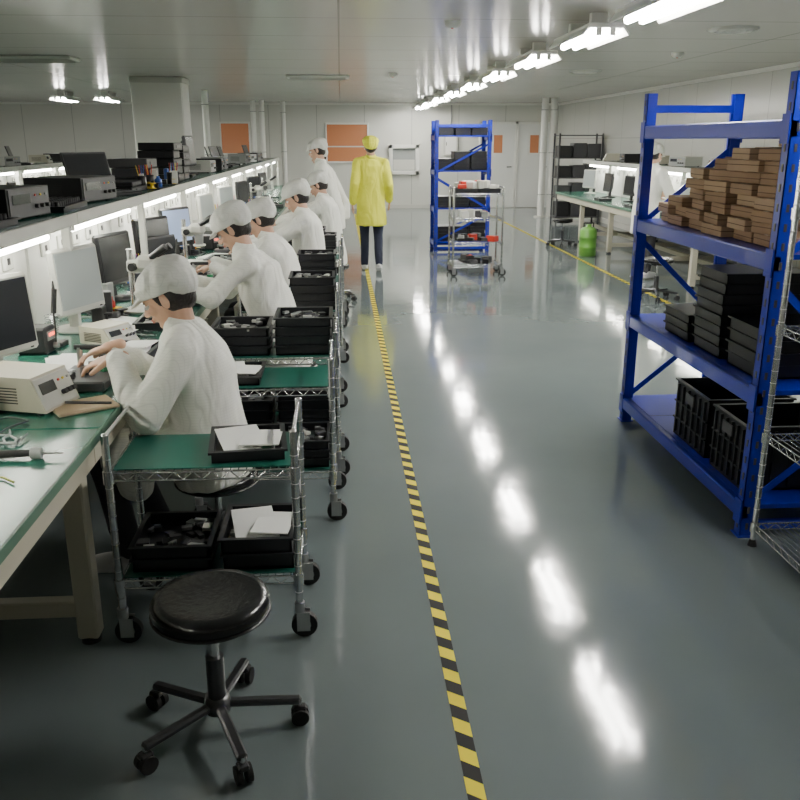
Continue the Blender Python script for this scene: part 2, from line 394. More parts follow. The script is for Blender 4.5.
# ------------------------------------------------------------ equipment makers
def open_box(mb,c,s,m,wall=.008,lip=True):
    x,y,z=c;w,d,h=s
    mb.bb((x-w/2,y-d/2,z),(x+w/2,y+d/2,z+wall),m)
    mb.bb((x-w/2,y-d/2,z),(x-w/2+wall,y+d/2,z+h),m);mb.bb((x+w/2-wall,y-d/2,z),(x+w/2,y+d/2,z+h),m)
    mb.bb((x-w/2,y-d/2,z),(x+w/2,y-d/2+wall,z+h),m);mb.bb((x-w/2,y+d/2-wall,z),(x+w/2,y+d/2,z+h),m)
    if lip:
        e=.01
        for a,b in(((x-w/2-e,y-d/2-e,z+h-.008),(x+w/2+e,y-d/2,z+h)),((x-w/2-e,y+d/2,z+h-.008),(x+w/2+e,y+d/2+e,z+h)),((x-w/2-e,y-d/2,z+h-.008),(x-w/2,y+d/2,z+h)),((x+w/2,y-d/2,z+h-.008),(x+w/2+e,y+d/2,z+h))): mb.bb(a,b,m)
def sheet(mb,c,w,d,m=PAPER,rot=0,t=.002,tilt=0):
    mb.box(c,(w,d,t),m,rot=RZ(rot)@RX(tilt))
def monitor_mesh(scr,frame=LGREY,w=.40,h=.33):
    mb=MB()
    mb.lathe([(0,0),(.11,0),(.11,.012),(.03,.022),(.0,.022)],(-.02,0,0),frame,n=24)
    mb.box((-.04,0,.1),(.03,.07,.2),frame,rot=RY(-.08),bev=.008)
    zc=.09+h/2
    Rt=RY(-.08)
    c=Vector((0,0,zc))
    mb.box(c,(.035,w,h),frame,rot=Rt,bev=.012)
    mb.box(c+Rt@Vector((-.03,0,0)),(.035,w*.7,h*.7),frame,rot=Rt,bev=.014)
    mb.box(c+Rt@Vector((.0185,0,.006)),(.003,w-.04,h-.05),scr,rot=Rt)
    mb.box(c+Rt@Vector((.019,w*.37,-h/2+.012)),(.003,.015,.006),BLACKP,rot=Rt)
    return mb.mesh('monitor')
MON_G=monitor_mesh(SCREENG,LGREY,.36,.32); MON_D=monitor_mesh(SCREEN,BLACKP,.36,.3); MON_B=monitor_mesh(SCREENB,BLACKP,.36,.3); MON_L=monitor_mesh(SCREEN,LGREY,.36,.31)
def instrument_mesh(w,d,h,body,panel,led=True,wedge=0.0):
    mb=MB()
    V=[(-d/2,-w/2,.01),(d/2,-w/2,.01),(d/2,w/2,.01),(-d/2,w/2,.01),(-d/2,-w/2,h),(d/2-wedge,-w/2,h),(d/2-wedge,w/2,h),(-d/2,w/2,h)]
    mb.add(V,[(0,3,2,1),(4,5,6,7),(0,1,5,4),(1,2,6,5),(2,3,7,6),(3,0,4,7)],body)
    n=Vector((h,0,wedge)).normalized(); ang=math.atan2(wedge,h); Rt=RY(-ang)
    fc=Vector((d/2-wedge/2,0,h/2+.005))
    mb.box(fc+n*.002,(.006,w*.94,h*.86),panel,rot=Rt,bev=.002)
    mb.box(fc+n*.006+Rt@Vector((0,-w*.2,h*.12)),(.004,w*.4,h*.3),SCREEN,rot=Rt)
    if led:
        for i in range(3): mb.box(fc+n*.009+Rt@Vector((0,-w*.3+i*w*.1,h*.12)),(.002,w*.05,h*.16),LEDR,rot=Rt)
    for i in range(3):
        p=fc+n*.004+Rt@Vector((0,w*(.12+.13*i),-h*.15)); mb.cyl(p,p+n*.018,h*.07,BLACKP,n=14)
        p=fc+n*.004+Rt@Vector((0,w*(.12+.13*i),h*.2)); mb.cyl(p,p+n*.006,h*.035,[RED,YEL,GREYP][i],n=10)
    for sx in(-1,1):
        for sy in(-1,1): mb.cyl((sx*d*.38,sy*w*.4,0),(sx*d*.38,sy*w*.4,.012),.012,RUBBER,n=10)
    for i in range(6): mb.box((-d*.1,-w/2-.001,h*.3+i*h*.08),(d*.5,.003,h*.025),BLACKP)
    return mb.mesh('bench_instrument')
INS=[instrument_mesh(.32,.30,.13,LGREY,GREYP,False),instrument_mesh(.24,.28,.15,GREYP,DGREY,False),instrument_mesh(.42,.34,.14,BLACKP,DGREY,False),instrument_mesh(.2,.3,.13,BEIGE,LGREY,False,.05),instrument_mesh(.34,.36,.2,LGREY,BEIGE,False)]
def laptop_mesh():
    mb=MB(); mb.box((0,0,.012),(.25,.36,.024),BLACKP,bev=.006); mb.box((.0,0,.0255),(.15,.32,.003),DGREY)
    for i in range(5):
        for j in range(12): mb.box((-.06+i*.025,-.14+j*.025,.029),(.019,.019,.005),BLACKP)
    Rt=RY(-.3); c=Vector((-.125,0,.024))
    mb.box(c+Rt@Vector((0,0,.13)),(.014,.36,.25),BLACKP,rot=Rt,bev=.005); mb.box(c+Rt@Vector((.0085,0,.13)),(.002,.33,.22),SCREEN,rot=Rt)
    return mb.mesh('laptop')
LAP=laptop_mesh()
def microscope_mesh():
    mb=MB()
    mb.box((0,0,.015),(.26,.2,.03),LGREY,bev=.012); mb.lathe([(0,.031),(.05,.031),(.05,.034),(0,.034)],(.02,0,0),WHITEP,n=24)
    mb.cyl((-.1,0,.03),(-.1,0,.34),.016,CHROME); mb.box((-.07,0,.25),(.09,.06,.07),LGREY,bev=.012)
    mb.cyl((-.07,-.06,.25),(-.07,.06,.25),.022,BLACKP,n=16)
    mb.box((0,0,.27),(.11,.1,.08),LGREY,bev=.02); mb.cyl((0.01,0,.24),(.01,0,.15),.035,GREYP,r2=.028,n=20); mb.torus((.01,0,.15),.04,.008,WHITEP,n=20)
    for sy in(-1,1): mb.cyl((.03,sy*.03,.3),(.12,sy*.034,.36),.016,BLACKP,r2=.019,n=14)
    return mb.mesh('stereo_microscope')
MIC=microscope_mesh()
def solder_mesh():
    mb=MB(); mb.box((0,0,.06),(.14,.11,.12),BLACKP,bev=.01); mb.box((.071,0,.08),(.004,.08,.04),GREYP); mb.box((.074,0,.085),(.002,.05,.012),LEDR); mb.cyl((.07,.02,.03),(.09,.02,.03),.014,GREYP)
    mb.box((.02,.14,.01),(.1,.08,.02),DGREY,bev=.004)
    for i in range(9): mb.torus((.02,.14,.05+.011*i),.018+.002*i,.002,CHROME,n=14,k=5)
    mb.cyl((.02,.14,.06),(.03,.14,.2),.007,STEEL); mb.cyl((.03,.14,.15),(.045,.14,.26),.012,RUBBER)
    mb.tube([(.045,.14,.26),(.06,.1,.3),(.07,.05,.22),(.08,.03,.1),(.08,.02,.04)],.004,RUBBER,n=6)
    return mb.mesh('soldering_station')
SOL=solder_mesh()
def tray_mesh(n=1,w=.34,d=.26,h=.05,fill='mix',name='parts_tray'):
    mb=MB()
    for i in range(n): open_box(mb,(U(-.004,.004),U(-.004,.004),i*(h*.92)),(w,d,h),ESD)
    z=(n-1)*h*.92+.01
    if fill=='paper':
        sheet(mb,(-.02,.0,z+h*.7),w*.62,d*.8,PAPER,.2,.004,.08); sheet(mb,(.05,-.01,z+h*.78),w*.55,d*.7,PAPER,-.12,.004,-.05)
        for k in range(8): mb.box((U(-.4,.4)*w,U(-.4,.4)*d,z+h*.4),(.03,.02,.015),random.choice([LGREY,GREYP,PCB]),rot=RZ(U(0,3)))
    elif fill=='mix':
        for k in range(26): mb.box((U(-.42,.42)*w,U(-.42,.42)*d,z+U(.2,.6)*h),(U(.02,.05),U(.015,.04),.012),random.choice([DGREY,GREYP,BLACKP,LGREY,STEEL,DGREY]),rot=RZ(U(0,3)))
    return mb.mesh(name)

def onbench(me,name,x,y,rz,z=.7505): return place(me,name,(x,y,z),rz)
onbench(MON_L,'monitor',-1.34,3.34,-.42); onbench(MON_G,'monitor',-1.30,4.25,-.35)
onbench(MON_D,'monitor',-1.33,5.1,-.3); onbench(MON_D,'monitor',-1.33,6.15,-.5); onbench(MON_B,'monitor',-1.33,7.05,-.5)
for y in (8.6,10.1,11.8,13.4,15.0): onbench(random.choice([MON_D,MON_G,MON_B]),'monitor',-1.32,y,U(-.6,-.2))
onbench(INS[3],'bench_instrument',-1.13,2.97,-.30)
onbench(instrument_mesh(.17,.2,.09,BEIGE,LGREY,False,.06),'bench_instrument',-1.08,3.93,-.5)
onbench(MIC,'stereo_microscope',-1.05,4.7,-.2); onbench(MIC,'stereo_microscope',-1.08,6.55,-.1); onbench(SOL,'soldering_station',-1.14,5.5,-.3)
onbench(SOL,'soldering_station',-1.37,2.35,-.3); onbench(SOL,'soldering_station',-1.36,3.78,-.1); onbench(INS[1],'bench_instrument',-1.36,2.72,-.1)
onbench(LAP,'laptop',-1.1,5.95,-.5)
for y in (7.55,8.1,9.2,10.8,12.3,14.1):
    k=random.choice([(MIC,'stereo_microscope'),(SOL,'soldering_station'),(INS[0],'bench_instrument'),(INS[1],'bench_instrument')]); onbench(k[0],k[1],-1.15,y,U(-.4,.1))
def flat_item(name,fn,loc,rz=0):
    mb=MB(); fn(mb); return fin(mb,name,loc,rz)
def papers(mb):
    for i in range(5): sheet(mb,(U(-.02,.02),U(-.02,.02),.002+.0025*i),.21,.29,PAPER,U(-.25,.25))
flat_item('paper_sheets',papers,(-1.12,3.55,.7505),.2); flat_item('paper_sheets',papers,(-1.15,5.22,.7505),.5); flat_item('paper_sheets',papers,(-1.0,7.0,.7505),-.4)
flat_item('paper_sheets',papers,(-1.0,8.55,.7505),.3); flat_item('paper_sheets',papers,(-1.1,4.35,.7505),.9)
def notebook(mb):
    mb.box((0,0,.006),(.15,.21,.012),BROWN,bev=.003); mb.box((0,0,.0125),(.14,.2,.001),mat('kraft_cover',(0.4,0.3,0.19),.8)); mb.cyl((-.04,-.05,.018),(.06,.08,.018),.005,BLACKP)
flat_item('notebook',notebook,(-.92,2.93,.7505),-1.0)
def iron(mb):
    mb.cyl((0,0,.018),(.09,-.02,.018),.013,RUBBER,r2=.01); mb.cyl((.09,-.02,.018),(.12,-.027,.017),.017,GREYP,n=14); mb.cyl((.12,-.027,.017),(.18,-.04,.015),.004,STEEL,r2=.0015)
    pts=[Vector((-.0,0,.018))]+[Vector((-.04-.05*i,.07*math.sin(i*.9),.008)) for i in range(1,8)]
    mb.tube(pts,.004,RUBBER,n=6)
flat_item('soldering_iron',iron,(-1.02,2.42,.7505),.25)
def cable(mb):
    pts=[Vector((.12*math.cos(a*.6)*(1-.03*a),.09*math.sin(a*.6),.006+.003*(a>10))) for a in range(22)]
    mb.tube(pts,.0035,mat('olive_cable',(0.25,0.28,0.06),.5),n=6)
flat_item('coiled_cable',cable,(-1.02,2.18,.7505),.4)
def cables(mb):
    for k in range(6):
        p=Vector((U(-.05,.05),U(-.1,.1),.005)); pts=[p]
        a=U(0,6)
        for i in range(10):
            a+=U(-.9,.9); p=p+Vector((math.cos(a),math.sin(a),0))*.05; p.x=max(-.1,min(.1,p.x)); p.y=max(-.12,min(.12,p.y)); pts.append(Vector((p.x,p.y,.005+U(0,.012))))
        mb.tube(pts,.0035,random.choice([BLACKP,DGREY,BLACKP,GREYP]),n=6)
for x,y in((-1.1,2.66),(-1.4,4.62),(-1.4,5.6),(-1.4,6.6),(-.93,4.02)): flat_item('cable_bundle',cables,(x,y,.7505),U(-.2,.2))
def jig(mb):
    mb.box((0,0,.02),(.2,.26,.04),DGREY,bev=.006)
    for i in range(8): mb.box((U(-.08,.08),U(-.1,.1),.045+U(0,.01)),(.03,.025,.02),random.choice([STEEL,BLACKP,PCB,GREYP]),rot=RZ(U(0,3)))
    mb.cyl((-.06,.1,.04),(-.06,.1,.12),.012,STEEL); mb.box((-.02,.1,.12),(.12,.02,.02),BLACKP,bev=.004)
JIG=MB(); jig(JIG); JIGM=JIG.mesh('assembly_jig')
for x,y in((-.99,3.25),(-.93,4.98),(-.93,5.65),(-.95,7.3),(-.94,7.8),(-.92,9.5),(-.92,11.0),(-.92,12.5)): place(JIGM,'assembly_jig',(x,y,.7505),U(-.2,.2))
TR1=tray_mesh(1,.3,.2,.04,'mix'); TR2=tray_mesh(1,.26,.2,.04,'paper')
for x,y in((-.93,4.35),(-.93,6.7),(-.93,8.2),(-.93,10.2)): place(TR1,'parts_tray',(x,y,.751),U(1.45,1.65))
place(TR2,'parts_tray',(-.92,3.68,.751),1.5); place(TR2,'parts_tray',(-.92,5.3,.751),1.6)
# tool and component clutter
def clutter_mesh(n=14,sx=.1,sy=.2):
    mb=MB()
    mb.box((0,0,.004),(sx*2,sy*2,.006),random.choice([ESD,DGREY]))
    for k in range(n):
        x,y=U(-sx,sx)*.8,U(-sy,sy)*.85; t=random.choice('bbcdp')
        if t=='b': h=U(.03,.14); mb.box((x,y,.007+h/2),(U(.03,.07),U(.03,.09),h),random.choice([BLACKP,BLACKP,DGREY,GREYP,LGREY,WHITEP,BLUEP,DGREY]),rot=RZ(U(-.5,.5)),bev=.004)
        elif t=='c': h=U(.06,.13); r=U(.015,.028); mb.lathe([(0,0),(r,0),(r,h*.7),(r*.5,h*.82),(r*.45,h),(0,h)],(x,y,.007),random.choice([WHITEP,BLUEP,RED,LGREY,BLACKP]),n=14)
        elif t=='d': mb.lathe([(0,0),(.035,0),(.035,.005),(.012,.006),(.012,.034),(.035,.035),(.035,.04),(0,.04)],(x,y,.007),random.choice([BLACKP,GREYP,YEL]),n=16)
        else:
            mb.lathe([(.0,0),(.03,0),(.032,.09),(.028,.09),(.026,.01)],(x,y,.007),BLACKP,n=14)
            for j in range(4): mb.cyl((x,y,.02),(x+U(-.03,.03),y+U(-.03,.03),.17),.003,random.choice([RED,YEL,STEEL,BLUEP]),n=6)
    return mb.mesh('tools_and_components')
CL=[clutter_mesh() for _ in range(4)]+[clutter_mesh(8,.07,.13) for _ in range(2)]
for y in(3.02,4.66+.2,5.62+.2,6.62,7.5,8.05,9.1,9.6,10.7,11.3,12.4,12.9,14.0,14.5): place(random.choice(CL[:4]),'tools_and_components',(-1.43,y,.7505),U(-.05,.05))
for y in(4.52,6.35,7.2,9.0,10.5,11.5,13.2): place(random.choice(CL[4:]),'tools_and_components',(-1.22,y,.7505),U(-.1,.1))

# over-shelf items
SZ=1.3125
def stackbox_mesh(w,d,h,n,m,name):
    mb=MB()
    for i in range(n):
        c=(U(-.015,.015),U(-.015,.015),h*i+h/2)
        mb.box(c,(w,d,h*.96),m,rot=RZ(U(-.05,.05)),bev=.005); mb.box((c[0]+w/2,c[1],c[2]),(.004,d*.5,h*.3),DGREY)
    return mb.mesh(name)
place(stackbox_mesh(.3,.36,.065,5,BLACKP,'equipment_case_stack'),'equipment_case_stack',(-1.55,7.75,SZ))
place(stackbox_mesh(.3,.34,.06,5,BLACKP,'equipment_case_stack'),'equipment_case_stack',(-1.55,8.2,SZ))
place(LAP,'laptop',(-1.5,5.75,SZ),-.6); place(stackbox_mesh(.26,.38,.035,2,BLACKP,'equipment_case_stack'),'equipment_case_stack',(-1.55,6.25,SZ))
place(INS[2],'bench_instrument',(-1.56,5.2,SZ),-.2)
def pin_tray(mb):
    open_box(mb,(0,0,0),(.36,.5,.03),ESD)
    for i in range(8):
        for j in range(11): mb.cyl((-.14+i*.04,-.21+j*.042,.008),(-.14+i*.04,-.21+j*.042,.05),.012,BLACKP,n=8)
flat_item('component_tray',pin_tray,(-1.55,4.6,SZ),.05); flat_item('component_tray',pin_tray,(-1.55,3.5,SZ),-.05)
place(INS[2],'bench_instrument',(-1.57,4.04,SZ),-.1)
place(CL[0],'tools_and_components',(-1.4,6.62,SZ),0); place(CL[4],'tools_and_components',(-1.38,7.2,SZ),0)
for y in (8.75,9.3,9.9,10.5,11.1,11.7,12.3,13.0,13.8,14.6,15.5,16.4):
    k=random.choice([(INS[0],'bench_instrument'),(INS[1],'bench_instrument'),(INS[2],'bench_instrument'),(MON_D,'monitor'),(LAP,'laptop')]); place(k[0],k[1],(-1.56,y,SZ),U(-.3,.2))
place(stackbox_mesh(.3,.3,.07,3,DGREY,'equipment_case_stack'),'equipment_case_stack',(-1.6,6.95,SZ))
for i in range(9):
    y=3.4+i*1.55
    place(random.choice(INS),'bench_instrument',(-4.7,y,SZ),U(-.4,.3)); k=random.choice([(INS[2],'bench_instrument'),(MON_D,'monitor'),(LAP,'laptop'),(INS[4],'bench_instrument')]); place(k[0],k[1],(-4.7,y+.75,SZ),U(-.4,.3))
for i in range(8): k=random.choice([(MON_D,'monitor'),(MON_G,'monitor'),(INS[4],'bench_instrument')]); place(k[0],k[1],(-4.3,3.8+i*1.6,.7505),U(-.5,.1))
for i in range(7):
    y=8.5+i*1.1
    place(random.choice(INS),'bench_instrument',(4.72,y,SZ),math.pi+U(-.3,.4))
    k=random.choice([(MON_D,'monitor'),(MON_G,'monitor'),(INS[0],'bench_instrument'),(INS[4],'bench_instrument'),(LAP,'laptop')]); place(k[0],k[1],(4.44,y+.3,.7505),math.pi+U(-.2,.5))
for y in(9.4,10.6,12.0,13.5): place(TR1,'parts_tray',(4.12,y,.751),1.55)

# ------------------------------------------------------------ stool
def stool_mesh(h=.45,r=.165):
    mb=MB()
    mb.lathe([(0,h-.012),(r*.5,h-.012),(r*.8,h-.005),(r*.95,h-.008),(r,h-.025),(r*.99,h-.05),(r*.9,h-.068),(r*.3,h-.07),(0,h-.07)],(0,0,0),LEATHER,n=40)
    mb.torus((0,0,h-.052),r*.985,.005,LEATHER,n=40,k=6)
    mb.cyl((0,0,.1),(0,0,h-.07),.014,CHROME,n=16); mb.cyl((0,0,.08),(0,0,.25),.026,DCHROME,n=18); mb.box((0,0,h-.075),(.16,.16,.01),DGREY)
    mb.cyl((.02,0,h-.085),(.13,.05,h-.09),.005,BLACKP)
    mb.lathe([(0,.12),(.035,.12),(.04,.09),(.035,.07),(0,.07)],(0,0,0),DCHROME,n=18)
    for i in range(5):
        a=2*math.pi*i/5+.5; d=Vector((math.cos(a),math.sin(a),0)); e=d*.235
        mb.box(d*.13+Vector((0,0,.085)),(.22,.03,.022),DCHROME,rot=RZ(a)@RY(.08),bev=.006)
        mb.cyl(e+Vector((0,0,.08)),e+Vector((0,0,.04)),.007,CHROME)
        t=Vector((-d.y,d.x,0))
        for sg in(-1,1): mb.cyl(e+t*sg*.006+Vector((0,0,.026)),e+t*sg*.022+Vector((0,0,.026)),.026,RUBBER,n=16)
        mb.box(e+Vector((0,0,.05)),(.04,.03,.016),BLACKP,rot=RZ(a),bev=.005)
    return mb.mesh('stool')
ST=stool_mesh(); place(ST,'stool',(-.385,2.13,0),.85)

# ------------------------------------------------------------ wire carts
def wire_cart(w,d,levels,top,liner=True,handles=True,wheel=.045,name='wire_cart'):
    mb=MB()
    for x in(0,w):
        for y in(0,d):
            b0=wheel*2+.03 if wheel else .02
            mb.cyl((x,y,b0),(x,y,top),.0125,CHROME,n=12); mb.sph((x,y,top),(.0135,.0135,.008),CHROME,n=12,k=4)
            for k in range(int((top-.15)/.05)): mb.torus((x,y,.17+k*.05),.0125,.0012,STEEL,n=12,k=4)
            if wheel:
                mb.cyl((x,y,wheel*2),(x,y,wheel*2+.04),.018,STEEL)
                for sy in(-1,1): mb.box((x+.012,y+sy*.018,wheel+.015),(.045,.003,.07),STEEL)
                mb.cyl((x+.015,y-.013,wheel),(x+.015,y+.013,wheel),wheel,RUBBER,n=20); mb.cyl((x+.015,y-.015,wheel),(x+.015,y+.015,wheel),wheel*.5,GREYP,n=14)
            else: mb.cyl((x,y,0),(x,y,.03),.02,BLACKP,r2=.013,n=14)
    for z in levels:
        for zz in(z,z-.028):
            for p,q in(((0,0),(w,0)),((w,0),(w,d)),((w,d),(0,d)),((0,d),(0,0))): mb.cyl((*p,zz),(*q,zz),.0035,CHROME,n=6)
        for p,q in(((0,0),(w,0)),((0,d),(w,d)),((0,0),(0,d)),((w,0),(w,d))):
            Lh=math.dist(p,q);n=max(2,int(Lh/.03))
            for k in range(n):
                a=k/n;b=(k+1)/n
                P=lambda t,zz:(p[0]+(q[0]-p[0])*t,p[1]+(q[1]-p[1])*t,zz)
                mb.cyl(P(a,z if k%2 else z-.028),P(b,z-.028 if k%2 else z),.002,CHROME,n=5,caps=False)
        n=int(w/.025)
        for k in range(1,n): mb.cyl((w*k/n,0,z+.002),(w*k/n,d,z+.002),.002,CHROME,n=5,caps=False)
        for x in(0,w):
            for y in(0,d): mb.cyl((x,y,z-.035),(x,y,z+.008),.018,CHROME,n=12)
        if liner: mb.bb((.012,.012,z+.005),(w-.012,d-.012,z+.009),GREENCART)
    if handles:
        for x in(0,w):
            mb.tube([(x,0,top-.04),(x,.03,top-.005),(x,d-.03,top-.005),(x,d,top-.04)],.007,CHROME)
    return mb.mesh(name)
C1=wire_cart(.60,.36,[.23,.62],.75)
carts=[(-.77,2.62),(-.66,3.56),(-.64,4.1),(-.64,5.27),(-.62,6.42),(-.62,7.75),(-.6,8.35)]
for x,y in carts: place(C1,'wire_cart',(x,y,0))
def t_on(x,y,z,n=1,fill='mix',w=.26,d=.28,h=.045,rz=0): place(tray_mesh(n,w,d,h,fill),'parts_tray',(x,y,z),rz)
t_on(-.34,2.80,.63,1,'paper',.24,.26,.04,.1)
t_on(-.60,2.80,.24,2,'mix',.26,.28,.05); t_on(-.31,2.80,.24,2,'paper',.24,.28,.06)
t_on(-.5,3.73,.63,1,'paper',.26,.26,.04); t_on(-.2,3.73,.24,3,'mix',.24,.26); t_on(-.5,3.73,.24,2,'mix')
for x,n,f in((-.51,3,'mix'),(-.2,4,'mix')): t_on(x,4.28,.63,n,f,.27,.28,.05)
for x,n in((-.51,3),(-.2,4)): t_on(x,4.28,.24,n,'mix',.27,.28,.055)
for x,n in((-.5,2),(-.19,4)): t_on(x,5.45,.63,n,'mix',.27,.28,.055)
for x,n in((-.5,3),(-.19,4)): t_on(x,6.6,.63,n,'mix',.27,.28,.055); t_on(x,6.6,.24,4,'mix',.27,.28,.055)
for x,n in((-.5,3),(-.19,4)): t_on(x,7.93,.63,n,'mix',.27,.28,.055)
t_on(-.3,8.53,.63,4,'mix',.27,.28,.055)

C2=wire_cart(.62,.42,[.14,.42,.72,1.02],1.1,liner=False,name='wire_trolley')
place(C2,'wire_trolley',(1.4,10.75,0))
t_on(1.56,10.96,1.03,1,'mix',.28,.36,.05); t_on(1.86,10.96,1.03,1,'mix',.26,.36,.05)
mb=MB()
for z,ms in((.425,[RED,DGREY,GREYP,BLACKP]),(.725,[WHITEP,LGREY,GREYP,ORANGE,DGREY]),(.145,[RED,DGREY,DGREY,BLACKP]),(1.08,[ORANGE,WHITEP,LGREY,RED])):
    for k in range(16):
        h=U(.03,.1); mb.box((U(-.22,.22),U(-.14,.14),z+h/2+.002),(U(.06,.12),U(.06,.12),h),random.choice(ms),rot=RZ(U(0,3)),bev=.005)
fin(mb,'boxed_parts',(1.71,10.96,0))

# ------------------------------------------------------------ blue racks
def rack(L,D,levels,top,post=.055):
    mb=MB()
    for x in(0,D):
        for y in(0,L):
            sx=1 if x==0 else -1; sy=1 if y==0 else -1
            mb.bb((x,y-.0,0),(x+sx*post,y+sy*.004,top),BLUE);mb.bb((x,y,0),(x+sx*.004,y+sy*post,top),BLUE)
            mb.bb((x+sx*post,y,0),(x+sx*(post-.004),y+sy*.02,top),BLUE); mb.bb((x+sx*post,y+sy*(post-.0),0),(x,y+sy*(post-.004),top),BLUE)
            mb.bb((x-sx*.01,y-sy*.01,0),(x+sx*(post+.01),y+sy*(post+.01),.006),BLUE)
            for k in range(int(top/.075)):
                mb.box((x-sx*.001,y+sy*post*.5,.05+k*.075),(.003,.012,.03),DGREY); mb.box((x+sx*post*.5,y-sy*.001,.05+k*.075),(.012,.003,.03),DGREY)
    for z in levels:
        for x in(-.006,D-.034): mb.bb((x,.0,z-.07),(x+.04,L,z),BLUE,bev=.006)
        for x in(-.009,D+.003):
            for y in(0,L-.06): mb.bb((x,y,z-.09),(x+.006,y+.06,z+.02),BLUE)
        mb.bb((.03,.005,z-.02),(D-.03,L-.005,z),BLUE)
        for k in range(1,4): mb.bb((.03,L*k/4-.002,z),(D-.03,L*k/4+.002,z+.001),DGREY)
    for y in(.02,L-.02):
        lv=[.12,.62,1.16,1.66]
        for i in range(3):
            a=(0.03,y,lv[i]+.03); b=(D-.03,y,lv[i+1]-.05)
            if i%2: a,b=(D-.03,y,a[2]),(.03,y,b[2])
            p=Vector(a);q=Vector(b);mid=(p+q)/2;dd=q-p
            mb.box(mid,(dd.length,.006,.03),BLUE,rot=RY(-math.atan2(dd.z,dd.x)))
        mb.bb((.02,y-.01,top-.1),(D-.02,y+.01,top-.06),BLUE); mb.bb((.02,y-.01,.03),(D-.02,y+.01,.07),BLUE)
    return mb.mesh('blue_storage_rack')
LV=[.15,.66,1.22,1.73]
place(rack(1.66,.55,LV,1.9),'blue_storage_rack',(1.70,3.26,0))
RX0,RY0=1.70,3.26
mb=MB()
PT=mat('packing_tape',(0.5,0.38,0.22),.3)
def flatbox(c,w,d,h,a):
    Rt=RZ(a); mb.box(c,(w,d,h),random.choice([CARD,CARD,CARDB]),rot=Rt,bev=.003); mb.box((c[0],c[1],c[2]+U(-.006,.006)),(w*1.004,d*1.004,h*.08),CARD2,rot=Rt)
    mb.box((c[0],c[1],c[2]+h/2),(w*.98,.03,.001),PT,rot=Rt)
cols=[(.17,.24,8),(.17,.49,8),(.17,.74,7),(.17,.99,6),(.18,1.22,3),(.2,1.43,2),(.41,.3,8),(.41,.58,9),(.41,.86,8),(.41,1.14,7),(.41,1.4,4)]
for x,y,n in cols:
    z=0
    for i in range(n):
        h=.05; flatbox((x+U(-.02,.02),y+U(-.02,.02),z+h/2),U(.19,.22),U(.2,.24),h*.95,U(-.14,.14)); z+=h
fin(mb,'cardboard_box_stack',(RX0,RY0,1.222))
def tray_stack(mb,c,w,d,h,n):
    for i in range(n): open_box(mb,(c[0]+U(-.006,.006),c[1]+U(-.006,.006),c[2]+i*h*.9),(w,d,h),ESD)
    mb.bb((c[0]-w/2,c[1]-d/2,c[2]+n*h*.9),(c[0]+w/2,c[1]+d/2,c[2]+n*h*.9+.006),ESD)
mb=MB(); tray_stack(mb,(.27,.70,0),.4,.3,.055,8); tray_stack(mb,(.26,1.05,0),.4,.32,.05,3); tray_stack(mb,(.28,.32,0),.4,.3,.06,4); fin(mb,'tray_stack',(RX0,RY0,.662))
def crate(mb,c,w,d,h):
    open_box(mb,c,(w,d,h),ESD,.01); x,y,z=c
    for k in range(6):
        yy=y-d/2+d*(k+.5)/6
        for sx in(-1,1): mb.bb((x+sx*w/2,yy-.006,z+.02),(x+sx*(w/2+.012),yy+.006,z+h-.02),ESD)
    for k in range(5):
        xx=x-w/2+w*(k+.5)/5
        for sy in(-1,1): mb.bb((xx-.006,y+sy*d/2,z+.02),(xx+.006,y+sy*(d/2+.012),z+h-.02),ESD)
    for zz in(.3,.6):
        for sx in(-1,1): mb.bb((x+sx*w/2,y-d/2,z+h*zz),(x+sx*(w/2+.01),y+d/2,z+h*zz+.008),ESD)
    mb.box((x-w/2-.013,y,z+h*.8),(.006,.1,.05),DGREY)
mb=MB(); crate(mb,(.27,.32,0),.42,.34,.3); crate(mb,(.27,.76,0),.42,.4,.3); fin(mb,'storage_crate_row',(RX0,RY0,.152))
place(rack(.6,.86,LV,1.95),'blue_storage_rack',(1.43,13.3,0))
mb=MB()
for z in(.152,.662,1.222,1.732):
    for k in range(3):
        n=int(U(3,6)); tray_stack(mb,(.17+k*.26,.3,z),.24,.4,.06,n if z<1.7 else 2)
fin(mb,'tray_stack',(1.43,13.3,0))
C3=wire_cart(.55,1.1,[.10,.5,.95,1.4,1.8],1.86,liner=False,handles=False,wheel=0,name='chrome_wire_rack')
place(C3,'chrome_wire_rack',(1.72,2.08,0))
t_on(2.0,2.9,.51,2,'mix',.4,.28,.06); t_on(2.0,2.55,.96,3,'mix',.4,.28,.06); t_on(2.0,2.5,.11,2,'mix',.4,.3,.06)
mb=MB()
for x in(0,.9):
    for y in(0,.45): mb.bb((x,y,0),(x+.03,y+.03,1.8),DGREY)
for z in(.1,.5,.9,1.3,1.75): mb.bb((0,0,z),(.93,.48,z+.02),DGREY)
for z in(.12,.52,.92,1.32):
    for k in range(3): hh=U(.2,.32); mb.box((.17+k*.3,.24,z+hh/2),(.27,.36,hh),random.choice([BLACKP,DGREY,DGREY]),bev=.01)
fin(mb,'dark_shelving_unit',(4.5,18.0,0))
mb=MB()
mb.lathe([(0,0),(.13,0),(.14,.02),(.14,.14),(.147,.15),(.14,.16),(.14,.3),(.147,.31),(.14,.32),(.14,.42),(.1,.47),(.045,.48),(.045,.52),(0,.52)],(0,0,0),GREENT,n=28)
mb.tube([(.08,0,.46),(.08,0,.54),(-.08,0,.54),(-.08,0,.46)],.01,BLACKP)
place(mb.mesh('green_plastic_drum'),'green_plastic_drum',(3.66,12.6,0),0,scale=.9)
place(ST,'stool',(3.4,9.0,0),.2); place(ST,'stool',(3.6,13.9,0),.2); place(ST,'stool',(3.7,7.4,0),.9)

